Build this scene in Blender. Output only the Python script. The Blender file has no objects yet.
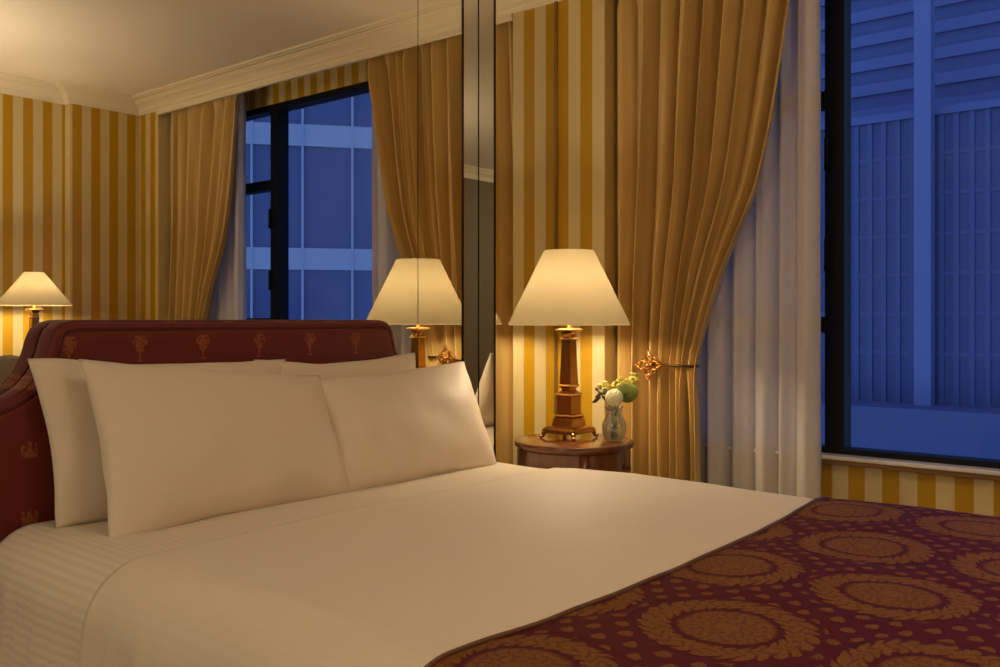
import bpy, bmesh, math, random
from mathutils import Vector, Matrix, noise
random.seed(7)
PI = math.pi
S = bpy.context.scene
COL = S.collection

# ------------------------------------------------------------------ helpers
def lerp(a, b, t): return a + (b - a) * t
def sstep(a, b, x):
    t = max(0.0, min(1.0, (x - a) / (b - a))); return t * t * (3 - 2 * t)
def interp(xs, ys, x):                       # smooth monotone-ish interpolation, xs ascending
    if x <= xs[0]: return ys[0]
    if x >= xs[-1]: return ys[-1]
    for i in range(len(xs) - 1):
        if xs[i] <= x <= xs[i + 1]:
            def sl(j):
                if j == 0: return (ys[1] - ys[0]) / (xs[1] - xs[0])
                if j == len(xs) - 1: return (ys[-1] - ys[-2]) / (xs[-1] - xs[-2])
                return (ys[j + 1] - ys[j - 1]) / (xs[j + 1] - xs[j - 1])
            h = xs[i + 1] - xs[i]; t = (x - xs[i]) / h
            return ((2*t**3 - 3*t*t + 1) * ys[i] + (t**3 - 2*t*t + t) * h * sl(i)
                    + (-2*t**3 + 3*t*t) * ys[i + 1] + (t**3 - t*t) * h * sl(i + 1))

def tag(o, label=None, cat=None, group=None, kind=None):
    if label: o['label'] = label
    if cat: o['category'] = cat
    if group: o['group'] = group
    if kind: o['kind'] = kind
    return o
def thing(name, label, cat, loc=(0, 0, 0), rz=0, group=None):
    o = bpy.data.objects.new(name, None); COL.objects.link(o)
    o.location = loc; o.rotation_euler = (0, 0, rz); o.empty_display_size = .05
    return tag(o, label, cat, group)
def link(name, me, mat=None, parent=None, smooth=False, loc=None):
    o = bpy.data.objects.new(name, me); COL.objects.link(o)
    if mat: me.materials.append(mat)
    if parent: o.parent = parent
    if loc: o.location = loc
    if smooth:
        for p in me.polygons: p.use_smooth = True
    return o
def from_bm(name, bm, mat=None, parent=None, smooth=False, loc=None, angle=None):
    me = bpy.data.meshes.new(name); bmesh.ops.recalc_face_normals(bm, faces=bm.faces[:])
    bm.to_mesh(me); bm.free()
    o = link(name, me, mat, parent, smooth, loc)
    if angle is not None:
        me.set_sharp_from_angle(angle=angle)
    return o
def bm_box(bm, lo, hi, bevel=0, seg=2):
    r = bmesh.ops.create_cube(bm, size=1)
    vs = r['verts']
    for v in vs:
        v.co = Vector([lerp(lo[i], hi[i], v.co[i] + .5) for i in range(3)])
    if bevel:
        es = list({e for v in vs for e in v.link_edges})
        bmesh.ops.bevel(bm, geom=es, offset=bevel, segments=seg, affect='EDGES', profile=.5)
def bm_lathe(bm, prof, n=32, c=(0, 0, 0), cap=True):
    rings = []
    for r, z in prof:
        rings.append([bm.verts.new((c[0] + r * math.cos(2*PI*k/n), c[1] + r * math.sin(2*PI*k/n), c[2] + z)) for k in range(n)])
    for a, b in zip(rings, rings[1:]):
        for k in range(n):
            bm.faces.new((a[k], a[(k+1) % n], b[(k+1) % n], b[k]))
    if cap:
        bm.faces.new(rings[0][::-1]); bm.faces.new(rings[-1])
    return rings
def bm_squares(bm, prof, c=(0, 0, 0)):        # stacked square sections (half width, z)
    rings = []
    for h, z in prof:
        rings.append([bm.verts.new((c[0] + sx*h, c[1] + sy*h, c[2] + z)) for sx, sy in ((-1,-1),(1,-1),(1,1),(-1,1))])
    for a, b in zip(rings, rings[1:]):
        for k in range(4): bm.faces.new((a[k], a[(k+1) % 4], b[(k+1) % 4], b[k]))
    bm.faces.new(rings[0][::-1]); bm.faces.new(rings[-1])
def bm_tube(bm, pts, r, n=8, closed=False, r2=None):
    pts = [Vector(p) for p in pts]; m = len(pts); rings = []
    prev = None
    for i, p in enumerate(pts):
        a = pts[(i-1) % m] if (closed or i > 0) else p
        b = pts[(i+1) % m] if (closed or i < m-1) else p
        d = (b - a).normalized()
        if prev is None:
            u = d.orthogonal().normalized()
        else:
            u = (prev - d * prev.dot(d)).normalized()
        prev = u; w = d.cross(u)
        rr = r if r2 is None else lerp(r, r2, i / max(1, m-1))
        rings.append([bm.verts.new(p + (u*math.cos(2*PI*k/n) + w*math.sin(2*PI*k/n)) * rr) for k in range(n)])
    rng = range(m if closed else m-1)
    for i in rng:
        a, b = rings[i], rings[(i+1) % m]
        for k in range(n): bm.faces.new((a[k], a[(k+1) % n], b[(k+1) % n], b[k]))
    if not closed:
        bm.faces.new(rings[0][::-1]); bm.faces.new(rings[-1])
def bm_ball(bm, c, r, sc=(1, 1, 1), sub=2):
    res = bmesh.ops.create_icosphere(bm, subdivisions=sub, radius=1)
    for v in res['verts']: v.co = Vector((c[0] + v.co.x*r*sc[0], c[1] + v.co.y*r*sc[1], c[2] + v.co.z*r*sc[2]))
def grid_mesh(name, fn, nu, nv, uvfn=None):
    """fn(i/nu, j/nv) -> point"""
    vs = [fn(i / nu, j / nv) for j in range(nv + 1) for i in range(nu + 1)]
    fs = [(j*(nu+1)+i, j*(nu+1)+i+1, (j+1)*(nu+1)+i+1, (j+1)*(nu+1)+i) for j in range(nv) for i in range(nu)]
    me = bpy.data.meshes.new(name); me.from_pydata([tuple(v) for v in vs], [], fs)
    if uvfn:
        uv = me.uv_layers.new(name='UVMap')
        for p in me.polygons:
            for li in p.loop_indices:
                k = me.loops[li].vertex_index
                uv.data[li].uv = uvfn((k % (nu+1)) / nu, (k // (nu+1)) / nv)
    me.update(); return me
def extrude_profile(bm, prof, path_fn, ts):   # prof: list of (out, z); path_fn(t, out)-> (x, y)
    rings = [[bm.verts.new((*path_fn(t, o), z)) for o, z in prof] for t in ts]
    n = len(prof)
    for a, b in zip(rings, rings[1:]):
        for k in range(n): bm.faces.new((a[k], a[(k+1) % n], b[(k+1) % n], b[k]))
    bm.faces.new(rings[0][::-1]); bm.faces.new(rings[-1])

# ------------------------------------------------------------------ node helper
def srgb(r, g, b):
    f = lambda c: (c/255/12.92) if c/255 <= .04045 else ((c/255 + .055)/1.055)**2.4
    return (f(r), f(g), f(b), 1)
class NT:
    def __init__(s, mat):
        mat.use_nodes = True; s.t = mat.node_tree; s.n = s.t.nodes; s.l = s.t.links
        s.n.clear(); s.out = s.n.new('ShaderNodeOutputMaterial')
    def put(s, sock, v):
        if isinstance(v, bpy.types.NodeSocket): s.l.new(v, sock)
        else: sock.default_value = v
    def m(s, op, a, b=0.0, c=None):
        nd = s.n.new('ShaderNodeMath'); nd.operation = op
        s.put(nd.inputs[0], a); s.put(nd.inputs[1], b)
        if c is not None: s.put(nd.inputs[2], c)
        return nd.outputs[0]
    def mix(s, f, a, b):
        nd = s.n.new('ShaderNodeMix'); nd.data_type = 'RGBA'
        s.put(nd.inputs[0], f); s.put(nd.inputs[6], a); s.put(nd.inputs[7], b); return nd.outputs[2]
    def step(s, x, e0, e1):                    # smoothstep mask
        nd = s.n.new('ShaderNodeMapRange'); nd.interpolation_type = 'SMOOTHSTEP'
        s.put(nd.inputs[0], x); nd.inputs[1].default_value = e0; nd.inputs[2].default_value = e1
        return nd.outputs[0]
    def pos(s, kind='Position'):
        nd = s.n.new('ShaderNodeNewGeometry'); return nd.outputs['Position']
    def obj(s):
        return s.n.new('ShaderNodeTexCoord').outputs['Object']
    def uv(s):
        return s.n.new('ShaderNodeTexCoord').outputs['UV']
    def xyz(s, v):
        nd = s.n.new('ShaderNodeSeparateXYZ'); s.l.new(v, nd.inputs[0]); return nd.outputs
    def comb(s, x, y, z):
        nd = s.n.new('ShaderNodeCombineXYZ'); s.put(nd.inputs[0], x); s.put(nd.inputs[1], y); s.put(nd.inputs[2], z); return nd.outputs[0]
    def noise(s, vec, scale, detail=3, rough=.5):
        nd = s.n.new('ShaderNodeTexNoise'); s.put(nd.inputs['Vector'], vec)
        nd.inputs['Scale'].default_value = scale; nd.inputs['Detail'].default_value = detail; nd.inputs['Roughness'].default_value = rough
        return nd.outputs['Fac']
    def bump(s, h, strength=.3, dist=.005):
        nd = s.n.new('ShaderNodeBump'); s.put(nd.inputs['Height'], h)
        nd.inputs['Strength'].default_value = strength; nd.inputs['Distance'].default_value = dist
        return nd.outputs[0]
    def bsdf(s, color, rough=.6, metal=0.0, normal=None, sheen=0, spec=.5, **kw):
        nd = s.n.new('ShaderNodeBsdfPrincipled')
        s.put(nd.inputs['Base Color'], color); s.put(nd.inputs['Roughness'], rough); s.put(nd.inputs['Metallic'], metal)
        nd.inputs['Specular IOR Level'].default_value = spec
        if sheen: nd.inputs['Sheen Weight'].default_value = sheen
        if normal: s.l.new(normal, nd.inputs['Normal'])
        for k, v in kw.items(): s.put(nd.inputs[k.replace('_', ' ')], v)
        return nd.outputs[0]
    def end(s, sh): s.l.new(sh, s.out.inputs['Surface'])
def mat(name):
    return bpy.data.materials.new(name)
def simple(name, col, rough=.6, metal=0.0, nscale=0, nstr=.15, var=.0, **kw):
    M = mat(name); t = NT(M); p = t.obj(); nrm = None; c = col
    if nscale:
        f = t.noise(p, nscale, 4); nrm = t.bump(f, nstr, .003)
        if var: c = t.mix(f, tuple(x*(1-var) for x in col[:3]) + (1,), tuple(min(1, x*(1+var)) for x in col[:3]) + (1,))
    t.end(t.bsdf(c, rough, metal, nrm, **kw)); return M

# ------------------------------------------------------------------ layout constants (metres; camera stands over the origin)
XP, YM, YN, XN = 3.252, 2.346, 2.434, 2.824   # pilaster face, front mirror, niche mirror, niche side
XR = 3.52                                      # wall inside the window recess
ZC = 2.70
YO, YOL = -1.011, -1.08                        # opposite wall, corner part and main part
YC = .667                                      # middle of the window wall
XL = -3.2
GOLD, CREAM = srgb(186, 142, 20), srgb(210, 190, 138)

def stripes(name, axis, x0, period=.124):
    M = mat(name); t = NT(M); p = t.pos(); c = t.xyz(p)[axis]
    f = t.m('FRACT', t.m('DIVIDE', t.m('SUBTRACT', c, x0), period))
    a = t.m('MULTIPLY', t.step(f, -.01, .012), t.m('SUBTRACT', 1.0, t.step(f, .488, .512)))
    n = t.noise(p, 260, 2)
    g = t.mix(n, tuple(x*.9 for x in GOLD[:3])+(1,), GOLD); k = t.mix(n, tuple(x*.94 for x in CREAM[:3])+(1,), CREAM)
    t.end(t.bsdf(t.mix(a, k, g), t.m('ADD', .42, t.m('MULTIPLY', a, -.08)), 0.0, t.bump(n, .05, .001), spec=.35)); return M

M_PAINT = simple('cream_paint', srgb(228, 214, 182), .5, nscale=60, nstr=.03)
M_CEIL = simple('ceiling_paint', srgb(234, 222, 198), .8, nscale=40, nstr=.03)
M_CARPET = simple('carpet', srgb(120, 88, 52), .95, nscale=300, nstr=.5, var=.2)
M_FRAME = simple('dark_bronze_aluminium', srgb(13, 15, 24), .55, .0, spec=.2)
M_SILL = simple('sill_paint', srgb(224, 216, 204), .18, spec=.7)
M_WOODTRIM = simple('tan_painted_apron', srgb(176, 138, 84), .5)
M_STRIP = simple('seam_metal', srgb(60, 48, 28), .35, .8)

# ------------------------------------------------------------------ room shell
def box_obj(name, lo, hi, m, parent=None, bevel=0):
    bm = bmesh.new(); bm_box(bm, lo, hi, bevel); return from_bm(name, bm, m, parent)
tag(box_obj('floor', (XL-.1, YOL-.1, -.1), (XR+.2, YN+.15, 0), M_CARPET), kind='structure')
tag(box_obj('ceiling', (XL-.1, YOL-.1, ZC), (XR+.2, YN+.15, ZC+.1), M_CEIL), kind='structure')
tag(box_obj('wall_left', (XL-.1, YOL-.1, 0), (XL, YN+.15, ZC), simple('left_wall_paint', srgb(176, 154, 112), .7)), kind='structure')
# head wall behind the mirrors (steps forward at the corner)
bm = bmesh.new(); bm_box(bm, (XL, YN+.006, 0), (XN+.006, YN+.15, ZC)); bm_box(bm, (XN+.006, YM+.006, 0), (XR+.2, YN+.15, ZC))
tag(from_bm('wall_head', bm, simple('mirror_backing', srgb(30, 26, 20), .8)), kind='structure')
# opposite wall: main part and the shallow corner part standing forward
tag(box_obj('wall_entry', (XL, YOL-.1, 0), (.7, YOL, ZC), simple('entry_paint', srgb(112, 96, 70), .6)), kind='structure')
tag(box_obj('wall_opposite', (.7, YOL-.1, 0), (2.77, YOL, ZC), stripes('wallpaper_opposite', 0, 2.629, .1215)), kind='structure')
tag(box_obj('wall_opposite_corner', (2.77, YOL-.1, 0), (XR+.2, YO, ZC), stripes('wallpaper_opposite_corner', 0, 2.786)), kind='structure')
# window wall: two pilasters and the recess
tag(box_obj('wall_pilaster', (XP, 2.098, 0), (XR+.2, YM+.006, ZC), stripes('wallpaper_near_pilaster', 1, 2.284)), kind='structure')
tag(box_obj('wall_pilaster.001', (XP, YO, 0), (XR+.2, -.776, ZC), stripes('wallpaper_far_pilaster', 1, -1.0)), kind='structure')
WY0, WY1, WZ0, WZ1 = -.56, 1.90, .665, 2.566
bm = bmesh.new()
bm_box(bm, (XR, -.776, 0), (XR+.2, 2.098, WZ0)); bm_box(bm, (XR, -.776, WZ1), (XR+.2, 2.098, ZC))
bm_box(bm, (XR, -.776, WZ0), (XR+.2, WY0, WZ1)); bm_box(bm, (XR, WY1, WZ0), (XR+.2, 2.098, WZ1))
tag(from_bm('wall_right', bm, stripes('wallpaper_recess', 1, 1.2327)), kind='structure')

# crown moulding
def crown(out0, zlo):
    return [(out0-.004, zlo), (out0+.012, zlo), (out0+.016, zlo+.012), (out0+.024, zlo+.018), (out0+.028, zlo+.034),
            (out0+.045, zlo+.052), (out0+.066, zlo+.064), (out0+.071, zlo+.072), (out0+.078, zlo+.074), (out0+.082, zlo+.082),
            (out0+.105, ZC-.018), (out0+.112, ZC-.012), (out0+.125, ZC-.010), (out0+.130, ZC+.001), (out0-.004, ZC+.001)]
bm = bmesh.new()
extrude_profile(bm, crown(0, 2.603), lambda t, o: (XP - o, t), [YM, 1.6, .8, 0, YO+.0])
tag(from_bm('trim_1', bm, M_PAINT), kind='structure')
bm = bmesh.new()                               # pelmet board closing the curtain recess under the moulding
bm_box(bm, (XP-.012, -.776, 2.578), (XP+.012, 2.098, 2.612), .003)
tag(from_bm('trim_2', bm, M_PAINT), kind='structure')
bm = bmesh.new()
def opp(t, o):
    return t
prof = crown(0, 2.603)
pts = [(XL, YOL), (2.77, YOL), (2.77, YO), (XP, YO)]
rings = []
for i, (x, y) in enumerate(pts):
    ring = []
    for o, z in prof:
        px = x - o if i in (1, 2) else x
        ring.append(bm.verts.new((px, y + o, z)))
    rings.append(ring)
for a, b in zip(rings, rings[1:]):
    for k in range(len(prof)): bm.faces.new((a[k], a[(k+1) % len(prof)], b[(k+1) % len(prof)], b[k]))
tag(from_bm('trim_3', bm, M_PAINT), kind='structure')
# baseboards
tag(box_obj('baseboard_opposite', (XL, YOL-.01, 0), (2.77, YOL+.016, .12), M_PAINT, bevel=.004), kind='structure')
tag(box_obj('baseboard_right', (XR-.016, -.776, 0), (XR+.01, 2.098, .12), M_PAINT, bevel=.004), kind='structure')

# ------------------------------------------------------------------ mirrors
M_MIR = mat('mirror_glass'); t = NT(M_MIR); t.end(t.bsdf((.84, .83, .78, 1), .0, 1.0))
def mirror(name, lo, hi, label, axis):
    root = thing(name, label, 'mirror', ((lo[0]+hi[0])/2, (lo[1]+hi[1])/2, 0))
    l = [lo[i]-root.location[i] for i in range(3)]; h = [hi[i]-root.location[i] for i in range(3)]
    bm = bmesh.new(); bm_box(bm, l, h)
    from_bm('mirror_glass', bm, M_MIR, root)
    return root
Z0, Z1 = .02, ZC-.004
m1 = mirror('wall_mirror', (XL+.04, YN, Z0), (2.469, YN+.005, Z1), 'broad mirror panel on the wall behind the headboard, reflecting the window and far wall', 1)
m2 = mirror('wall_mirror', (2.4725, YN, Z0), (XN-.004, YN+.005, Z1), 'narrow tall mirror panel beside the bed reflecting half of the lit lamp and drawn curtain', 1)
m3 = mirror('mirror_strip', (XN, YM+.004, Z0), (XN+.005, YN-.003, Z1), 'thin dark mirror strip facing sideways at the step of the mirrored wall', 0)
m4 = mirror('wall_mirror', (XN+.002, YM, Z0), (XP-.012, YM+.005, Z1), 'mirror panel behind the bedside lamp meeting the striped corner', 1)
bm = bmesh.new(); bm_box(bm, (-.0025, -.004, Z0), (.0025, .004, Z1)); 
e1 = from_bm('edge_channel', bm, M_STRIP, m4, loc=(XN-.0005 - m4.location.x, YM+.001 - m4.location.y, 0))
bm = bmesh.new(); bm_box(bm, (-.004, -.006, Z0), (.004, .004, Z1))
e2 = from_bm('edge_channel', bm, simple('corner_channel', srgb(150, 118, 60), .3, .6), m4, loc=(XP-.007 - m4.location.x, YM-.001 - m4.location.y, 0))

# ------------------------------------------------------------------ window
M_GLASS = mat('window_glass'); t = NT(M_GLASS)
tr = t.n.new('ShaderNodeBsdfTransparent'); tr.inputs[0].default_value = (.9, .93, 1, 1)
gl = t.n.new('ShaderNodeBsdfGlossy'); gl.inputs['Roughness'].default_value = .0
fr = t.n.new('ShaderNodeFresnel'); bf = t.n.new('ShaderNodeNewGeometry').outputs['Backfacing']; t.put(fr.inputs[0], t.m('ADD', 1.5, t.m('MULTIPLY', bf, -.8333)))
mx = t.n.new('ShaderNodeMixShader'); t.put(mx.inputs[0], t.m('MULTIPLY', fr.outputs[0], .22)); t.l.new(tr.outputs[0], mx.inputs[1]); t.l.new(gl.outputs[0], mx.inputs[2])
t.end(mx.outputs[0])
win = bpy.data.objects.new('window_1', None); COL.objects.link(win); win['kind'] = 'structure'
bm = bmesh.new()
fx0, fx1 = XR+.01, XR+.09
bm_box(bm, (fx0, WY0, 2.53), (fx1, WY1, WZ1)); bm_box(bm, (fx0, WY0, .675), (fx1, WY1, .705))
bm_box(bm, (fx0, WY0, .705), (fx1, WY0+.05, 2.53)); bm_box(bm, (fx0, WY1-.05, .705), (fx1, WY1, 2.53))
PA0, PA1 = 1.190, 1.264
PB0, PB1 = .080, .160
for a, b in ((PA0, PA1), (PB0, PB1)): bm_box(bm, (fx0, a, .705), (fx1, b, 2.53))
from_bm('window_frame', bm, M_FRAME, win)
def casement(y0, y1, hy):
    bm = bmesh.new()
    for z in (2.03, 1.15): bm_box(bm, (fx0+.004, y0, z), (fx1-.01, y1, z+.062))
    c = from_bm('casement_rail', bm, M_FRAME, win)
    for z in (1.83, 1.44):
        bm = bmesh.new(); bm_box(bm, (fx0-.022, hy-.009, z-.05), (fx0+.008, hy+.009, z-.03), .002)
        bm_box(bm, (fx0-.022, hy-.008, z-.05), (fx0-.010, hy+.008, z+.075), .003)
        from_bm('handle', bm, M_FRAME, c)
casement(PA1, WY1-.05, PA1-.012); casement(WY0+.05, PB0, PB0+.012)
bm = bmesh.new()
for a, b in ((WY0+.05, PB0), (PB1, PA0), (PA1, WY1-.05)): bm_box(bm, (XR+.055, a, .705), (XR+.061, b, 2.53))
from_bm('window_pane', bm, M_GLASS, win)
bm = bmesh.new(); bm_box(bm, (XR-.055, -.774, .668), (XR+.05, 2.096, .684), .004); from_bm('window_sill', bm, M_SILL, win)
bm = bmesh.new(); bm_box(bm, (XR-.018, -.774, .645), (XR+.002, 2.096, .668), .004); from_bm('window_apron', bm, M_WOODTRIM, win)

# ------------------------------------------------------------------ curtains
def satin():
    M = mat('gold_satin'); t = NT(M); p = t.uv(); x = t.xyz(p)
    v = t.comb(t.m('MULTIPLY', x[0], 60.0), t.m('MULTIPLY', x[1], 1.2), 0.0)
    n = t.noise(v, 1.0, 3); w = t.noise(t.obj(), 500, 2)
    c = t.mix(t.step(n, .2, .8), srgb(190, 156, 88), srgb(206, 172, 104))
    t.end(t.bsdf(c, .46, 0.0, t.bump(w, .12, .001), sheen=.2, spec=.4)); return M
M_SATIN = satin()
M_SHEER = mat('sheer_voile'); t = NT(M_SHEER)
p = t.obj(); n = t.noise(p, 90, 3)
d = t.n.new('ShaderNodeBsdfDiffuse'); t.put(d.inputs[0], t.mix(n, srgb(206, 196, 182), srgb(238, 232, 222)))
tl = t.n.new('ShaderNodeBsdfTranslucent'); tl.inputs[0].default_value = srgb(230, 226, 222)
tr = t.n.new('ShaderNodeBsdfTransparent')
m_a = t.n.new('ShaderNodeMixShader'); m_a.inputs[0].default_value = .14; t.l.new(d.outputs[0], m_a.inputs[1]); t.l.new(tl.outputs[0], m_a.inputs[2])
m_b = t.n.new('ShaderNodeMixShader'); t.put(m_b.inputs[0], t.m('ADD', .03, t.m('MULTIPLY', n, .12))); t.l.new(m_a.outputs[0], m_b.inputs[1]); t.l.new(tr.outputs[0], m_b.inputs[2])
t.end(m_b.outputs[0])
M_GILT = simple('gilt_brass', srgb(200, 140, 74), .28, 1.0, nscale=80, nstr=.2)
M_CORD = simple('dark_bronze_rod', srgb(92, 62, 34), .35, .8)

EDGE_Z = [0.0, .5, .85, 1.03, 1.37, 1.763, 2.39, 2.65]
EDGE_W = [.985, .99, 1.0, 1.0, .77, .374, .082, 0.0]
def curtain(sgn, label, seed):
    Y = lambda y: y if sgn > 0 else 2*YC - y
    rnd = random.Random(seed)
    nf = 8
    ph = [rnd.uniform(-.5, .5) for _ in range(40)]
    wid = [rnd.uniform(.5, 1.6) for _ in range(nf)]; ampv = [rnd.uniform(.6, 1.25) for _ in range(nf + 2)]; tot = sum(wid)
    cum = [0]
    for w in wid: cum.append(cum[-1] + w / tot)
    def phase(p):                                # uneven fold spacing
        for k in range(nf):
            if p <= cum[k+1] + 1e-9: return k + (p - cum[k]) / (cum[k+1] - cum[k])
        return nf
    def surf(p, q):
        z = lerp(0.012, 2.655, q)
        w = interp(EDGE_Z, EDGE_W, z)
        ytop = lerp(2.082, 1.265, p)
        ytie = interp([0, .16, .34, .55, 1.0], [2.082, 1.985, 1.885, 1.80, 1.69], p)
        y = lerp(ytop, ytie, w)
        f = phase(p)
        pinch = sstep(2.5, 2.64, z)
        inner = sstep(.30, .45, p)
        tie = math.exp(-((z - 1.01) / .10)**2) * inner
        amp = lerp(lerp(.054, .032, w*inner), .025, pinch) * (1 - .4 * tie)
        a = 2*PI*f + .35*math.sin(1.7*z + ph[int(f) % 40]*5)
        s = math.sin(a); c = math.cos(a)
        fi = min(int(f), nf - 1); fold = -(2*abs(math.cos(PI*f + .14*math.sin(1.7*z + 1.3*f)))**.68 - 1) * lerp(ampv[fi], ampv[fi+1], f - fi)
        a2 = 2*PI*(2.37*f + .3) + 1.1*math.sin(1.1*z + .9*f)
        fold += .16*math.sin(a2)*sstep(2.6, 1.9, z)
        x = XP + .040 + amp*.9 + amp * fold + (.020*math.sin(2.3*f + ph[0]*6) + .012*math.sin(4.1*f + ph[1]*6 + .6*z))*(1-pinch)*(1-.6*tie) + .05*(1 - sstep(0, .06, p)) - .01*sstep(1.5, .9, z)*inner
        y += .008 * math.sin(2*PI*f) * (1 - pinch) * (1-.5*w*inner)
        x += .012 * noise.noise(Vector((p*9, z*1.3, seed))) * (1-pinch)
        return Vector((x, Y(y), z))
    me = grid_mesh('curtain_fabric', surf, 300, 110, lambda a, b: (a, b*2.6))
    root = thing('curtain', label, 'curtain', (XP+.08, Y(1.7), 0), 0, None)
    o = link('curtain_fabric', me, M_SATIN, root, True)
    o.matrix_parent_inverse = Matrix.Translation(-Vector(root.location))
    md = o.modifiers.new('s', 'SOLIDIFY'); md.thickness = .003
    return root
curtain(1, 'gold satin curtain tied back beside the bedside lamp and nightstand', 3)
curtain(-1, 'gold satin curtain at the far end of the window, seen only in the mirror', 11)

def sheer(sgn, label, seed):
    Y = lambda y: y if sgn > 0 else 2*YC - y
    rnd = random.Random(seed)
    o1 = [rnd.uniform(0, 6) for _ in range(6)]
    def surf(p, q):
        z = lerp(.012, 2.64, q)
        y = lerp(2.03, (1.222 if sgn > 0 else 1.33) + .006*(1-q), p)
        a = 2*PI*8*p + o1[0] + .5*math.sin(2*PI*1.7*p + o1[1]) + .15*math.sin(z*1.2+o1[2])
        s = math.sin(a)
        x = XP + .208 - .044*(2*abs(math.cos(a/2))**.7 - 1)*lerp(1, .7, q) + .004*math.sin(2*PI*21*p + o1[3])
        y += .010*math.cos(a)
        x -= .10*sstep(.80, 1, p)
        return Vector((x, Y(y), z))
    me = grid_mesh('sheer_fabric', surf, 240, 60)
    o = link('sheer_curtain', me, M_SHEER, None, True)
    tag(o, label, 'curtain'); return o
sheer(1, 'white sheer curtain hanging between the tied gold curtain and the window post', 5)
sheer(-1, 'white sheer curtain at the far end of the window, seen in the mirror', 6)

# tieback holdbacks
def holdback(sgn, label):
    Y = (lambda y: y) if sgn > 0 else (lambda y: 2*YC - y)
    root = thing('curtain_holdback', label, 'curtain holdback', (XP-.02, Y(1.874), 1.016))
    bm = bmesh.new()                              # gilt openwork medallion facing into the room
    def ring(cy, cz, r, tr, x=0, n=20):
        bm_tube(bm, [(x, cy + r*math.cos(2*PI*k/n), cz + r*math.sin(2*PI*k/n)) for k in range(n)], tr, 6, True)
    for k in range(4):
        a = PI/2*k
        ring(.022*math.cos(a), .022*math.sin(a), .0135, .0036)
        ring(.035*math.cos(a), .035*math.sin(a), .0065, .003, -.002)
        b = a + PI/4
        ring(.025*math.cos(b), .025*math.sin(b), .0075, .003, .002)
        bm_ball(bm, (-.002, .045*math.cos(a), .045*math.sin(a)), .0045)
    ring(0, 0, .012, .0035, -.003)
    bm_ball(bm, (-.006, 0, 0), .008, (.7, 1, 1))
    for k in range(8):
        a = PI/4*k; bm_ball(bm, (-.006, .010*math.cos(a), .010*math.sin(a)), .0042, (.6, 1, 1), 1)
    for v in bm.verts: v.co *= 1.28
    from_bm('medallion', bm, M_GILT, root, True)
    bm = bmesh.new()
    s = 1 if sgn > 0 else -1
    bm_tube(bm, [(0, 0, 0), (.02, .012*s, -.005), (.06, .05*s, -.012), (.14, .07*s, -.012), (.27, .07*s, -.012)], .0045, 8)
    from_bm('wall_arm', bm, M_GILT, root, True)
    bm = bmesh.new()
    bm_tube(bm, [(.008, -.012*s, .002), (.026, -.035*s, .002), (.034, -.07*s, .001), (.034, -.12*s, 0), (.042, -.158*s, -.001), (.060, -.170*s, -.002), (.085, -.172*s, -.002), (.12, -.160*s, -.002)], .0055, 8)
    from_bm('tie_band', bm, M_CORD, root, True)
holdback(1, 'gilt openwork medallion holding back the curtain next to the flowers')
holdback(-1, 'gilt medallion holding back the curtain at the far end of the window')

# ------------------------------------------------------------------ bed
BX0, BX1, BY0, BY1, BZ = .893, 2.615, .17, 2.335, .688
bed = thing('bed', 'large double bed with a maroon upholstered headboard and white linen', 'bed', ((BX0+BX1)/2, (BY0+BY1)/2, 0))
BL = Vector(bed.location)
bm = bmesh.new(); bm_box(bm, (BX0+.02-BL.x, BY0+.03-BL.y, .40), (BX1-.02-BL.x, BY1-BL.y, BZ-.016), .06, 4)
from_bm('mattress', bm, simple('ticking', srgb(225, 215, 195), .8), bed, True)
bm = bmesh.new(); bm_box(bm, (BX0+.03-BL.x, BY0+.04-BL.y, .10), (BX1-.03-BL.x, BY1-BL.y, .398), .02, 2)
from_bm('box_base', bm, simple('base_cloth', srgb(90, 40, 30), .85), bed)
for sx in (BX0+.1, BX1-.1):
    for sy in (BY0+.12, BY1-.1):
        bm = bmesh.new(); bm_box(bm, (sx-BL.x-.03, sy-BL.y-.03, 0), (sx-BL.x+.03, sy-BL.y+.03, .102), .004); from_bm('leg', bm, simple('leg_wood', srgb(50, 26, 16), .5), bed)

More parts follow.
